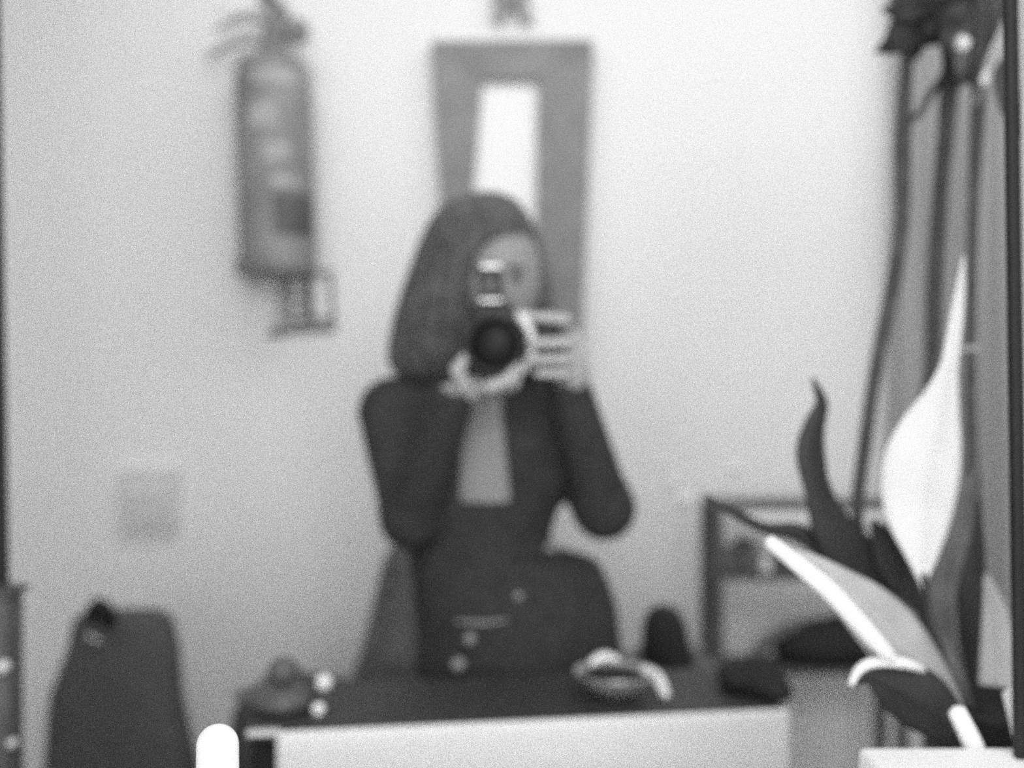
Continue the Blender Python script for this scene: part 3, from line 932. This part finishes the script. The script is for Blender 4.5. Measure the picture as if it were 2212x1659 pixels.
# hair
Hf = Field(Q(800, 860, .0) + Vector((0, -.15, 0)), Q(1250, 395, 0) + Vector((0, .19, 0)), .004)
Hf.column([(418, 1020, 1085, .03, .03), (428, 985, 1110, .055, .03), (448, 952, 1130, .08, .03), (480, 928, 1150, .098, .03), (520, 908, 1166, .108, .035), (600, 878, 1184, .112, .04),
           (650, 861, 1192, .112, .04), (700, 848, 1198, .105, .04), (770, 838, 1200, .095, .045), (805, 850, 1190, .085, .05), (822, 872, 1170, .07, .05)], DP, ripple=(.0022, 26, 10))
Hf.ell(Q(1084, 612, -.085), (.052, .085, .075), .01, sub=True)
Hf.ell(Q(1080, 690, -.085), (.050, .085, .07), .012, sub=True)
Hf.cone(Q(1074, 430, -.09), Q(1072, 500, -.095), .004, .003, .004, sub=True)
Hf.mesh('hair', M['hair'], pe, 1)

# grey top under the jacket
T = Field((Q(900, 0).x, 1.68, Q(0, 1150).z), (Q(1230, 0).x, 1.98, Q(0, 828).z), .0042)
T.column([(832, 985, 1130, .062, .03), (870, 930, 1190, .092, .03), (950, 915, 1200, .104, .03), (1050, 925, 1185, .099, .03), (1100, 930, 1180, .094, .03), (1140, 935, 1175, .09, .03)], DP)
T.mesh('top', M['shirt'], pe, 1)

# trousers
W = Field((Q(850, 0).x, 1.7, .05), (Q(1400, 0).x, 2.08, Q(0, 1300).z), .006)
W.column([(1330, 915, 1315, .108, .03), (1400, 915, 1330, .115, .03), (1500, 905, 1340, .118, .03), (1640, 900, 1340, .11, .03), (1760, 900, 1330, .10, .03)], DP, .01)
for sx in (1, -1):
    hx = Q(1115, 0, .03).x + sx * .085
    W.cone(Vector((hx, 1.9, .80)), Vector((hx + sx * .01, 1.9, .47)), .096, .075, .03)
    W.cone(Vector((hx + sx * .01, 1.9, .47)), Vector((hx + sx * .015, 1.92, .12)), .075, .062, .02)
W.mesh('trousers', M['darker'], pe, 1)

# jacket with an open front
J = Field((Q(740, 0, -.1).x, 1.56, Q(0, 1470).z), (Q(1400, 0, -.1).x, 2.08, Q(0, 770).z), .0042)
J.column([(806, 955, 1150, .055, .05), (825, 880, 1215, .08, .04), (850, 840, 1238, .095, .04), (900, 830, 1246, .112, .035), (960, 838, 1248, .118, .03), (1050, 858, 1228, .113, .03),
          (1110, 868, 1205, .108, .03), (1150, 876, 1188, .105, .03), (1180, 880, 1190, .105, .03), (1205, 884, 1285, .11, .03), (1250, 889, 1312, .118, .03), (1320, 898, 1334, .126, .03),
          (1390, 904, 1342, .13, .03), (1450, 900, 1350, .132, .03)], DP, .0, ripple=(.0016, 5, 25))
def slot(x, y, z):
    zz = np.ravel(z)
    k = DP - .08
    py = 829.5 - (zz - H) * F / k
    l = np.interp(py, [780, 850, 950, 1090], [985, 990, 994, 992])
    r = np.interp(py, [780, 850, 900, 1000, 1090], [1090, 1082, 1086, 1096, 1104])
    l = ((l - 1106) * k / F)[None, None, :]
    r = ((r - 1106) * k / F)[None, None, :]
    e = np.maximum(np.maximum(l - x, x - r), y - (DP + .0))
    zb_ = H - (1088 - 829.5) * k / F
    return np.maximum(e, zb_ - z) + 0 * y


J.custom((Q(940, 0).x, 1.56, Q(0, 1110).z), (Q(1130, 0).x, 1.88, Q(0, 770).z), slot, .004, sub=True)
for s, e_, w, r1 in ((SL, EL, WL, .060), (SR, ER, WR, .058)):
    J.cone(s, e_, r1, .047, .03)
    J.cone(e_, e_ + (w - e_) * 1.14, .046, .033, .02)
for s, e_, w in ((SL, EL, WL), (SR, ER, WR)):      # open the cuffs
    J.cone(e_ + (w - e_) * 1.11, e_ + (w - e_) * 1.28, .027, .030, 0, sub=True)


jk = J.mesh('jacket', M['jacket'], pe, 1)
for px, py, r in ((1015, 1380, .009), (990, 1435, .011), (1120, 1288, .007)):
    lathe('button', [(r * .9, 0), (r, .002), (r * .8, .005), (r * .3, .006)], Q(px, py, -.098), M['faint'], jk, k=20, axis=Vector((0, -1, 0)))
tube('waist_seam', [Q(985, 1342, -.080), Q(1035, 1346, -.092), Q(1095, 1340, -.094)], [.0022, .003, .002], M['faint'], jk)

# ------------------------------------------------------------------ the hand-held camera
ca = thing('hand_camera', 'dark single-lens camera with a flash head held in front of the face', 'camera', P(1085, 805, dC))
f = Field(P(970, 815, dC) + Vector((0, -.05, 0)), P(1235, 630, dC) + Vector((0, .06, 0)), .0025)
a, b = P(988, 798, dC), P(1206, 690, dC)
f.boxs((a.x, dC - .012, a.z), (b.x, dC + .04, b.z), rnd=.007)
a, b = P(1020, 692, dC), P(1112, 655, dC)
f.boxs((a.x, dC - .016, a.z - .01), (b.x, dC + .03, b.z), .012, rnd=.009)
a, b = P(1160, 798, dC), P(1206, 700, dC)
f.boxs((a.x, dC - .03, a.z), (b.x, dC + .03, b.z), .01, rnd=.012)
f.mesh('camera_body', M['cam'], ca)
lathe('lens', [(.043, 0), (.044, .02), (.042, .024), (.043, .05), (.041, .056), (.039, .056), (.035, .050)], P(1068, 745, dC - .012), M['cam'], ca, axis=Vector((0, -1, 0)))
lathe('front_glass', [(.035, 0), (.028, .004), (.012, .007), (.002, .008)], P(1068, 745, dC - .062), M['glass'], ca, axis=Vector((0, -1, 0)))
a, b = P(1036, 648, dC), P(1086, 582, dC)
box('flash_head', a.x, b.x, dC - .02, dC + .02, a.z, b.z, M['cam'], ca, bev=.004)
a, b = P(1038, 655, dC), P(1084, 647, dC)
box('hot_shoe', a.x, b.x, dC - .022, dC + .005, a.z, b.z, M['chrome'], ca, bev=.001)
a, b = P(1040, 583, dC), P(1082, 574, dC)
box('flash_cap', a.x, b.x, dC - .022, dC + .005, a.z, b.z, M['chrome'], ca, bev=.001)
a, b = P(1046, 630, dC - .02), P(1072, 603, dC - .02)
box('flash_window', a.x, b.x, dC - .0235, dC - .019, a.z, b.z, M['ink'], ca, bev=.001)
# pale plate curving round the lens on the grip side
pts = []
for t in np.linspace(-.95, .95, 9):
    pts.append(P(1068 + 82 * math.cos(t), 745 - 82 * math.sin(t) * 1.0, dC - .024))
tube('front_plate', pts, [.005, .006, .0075, .008, .0075, .008, .0085, .009, .006], M['chrome'], ca)
box('shutter_plate', P(1118, 0, dC).x, P(1200, 0, dC).x, dC - .008, dC + .03, P(0, 691, dC).z, P(0, 676, dC).z, M['chrome'], ca, bev=.002)
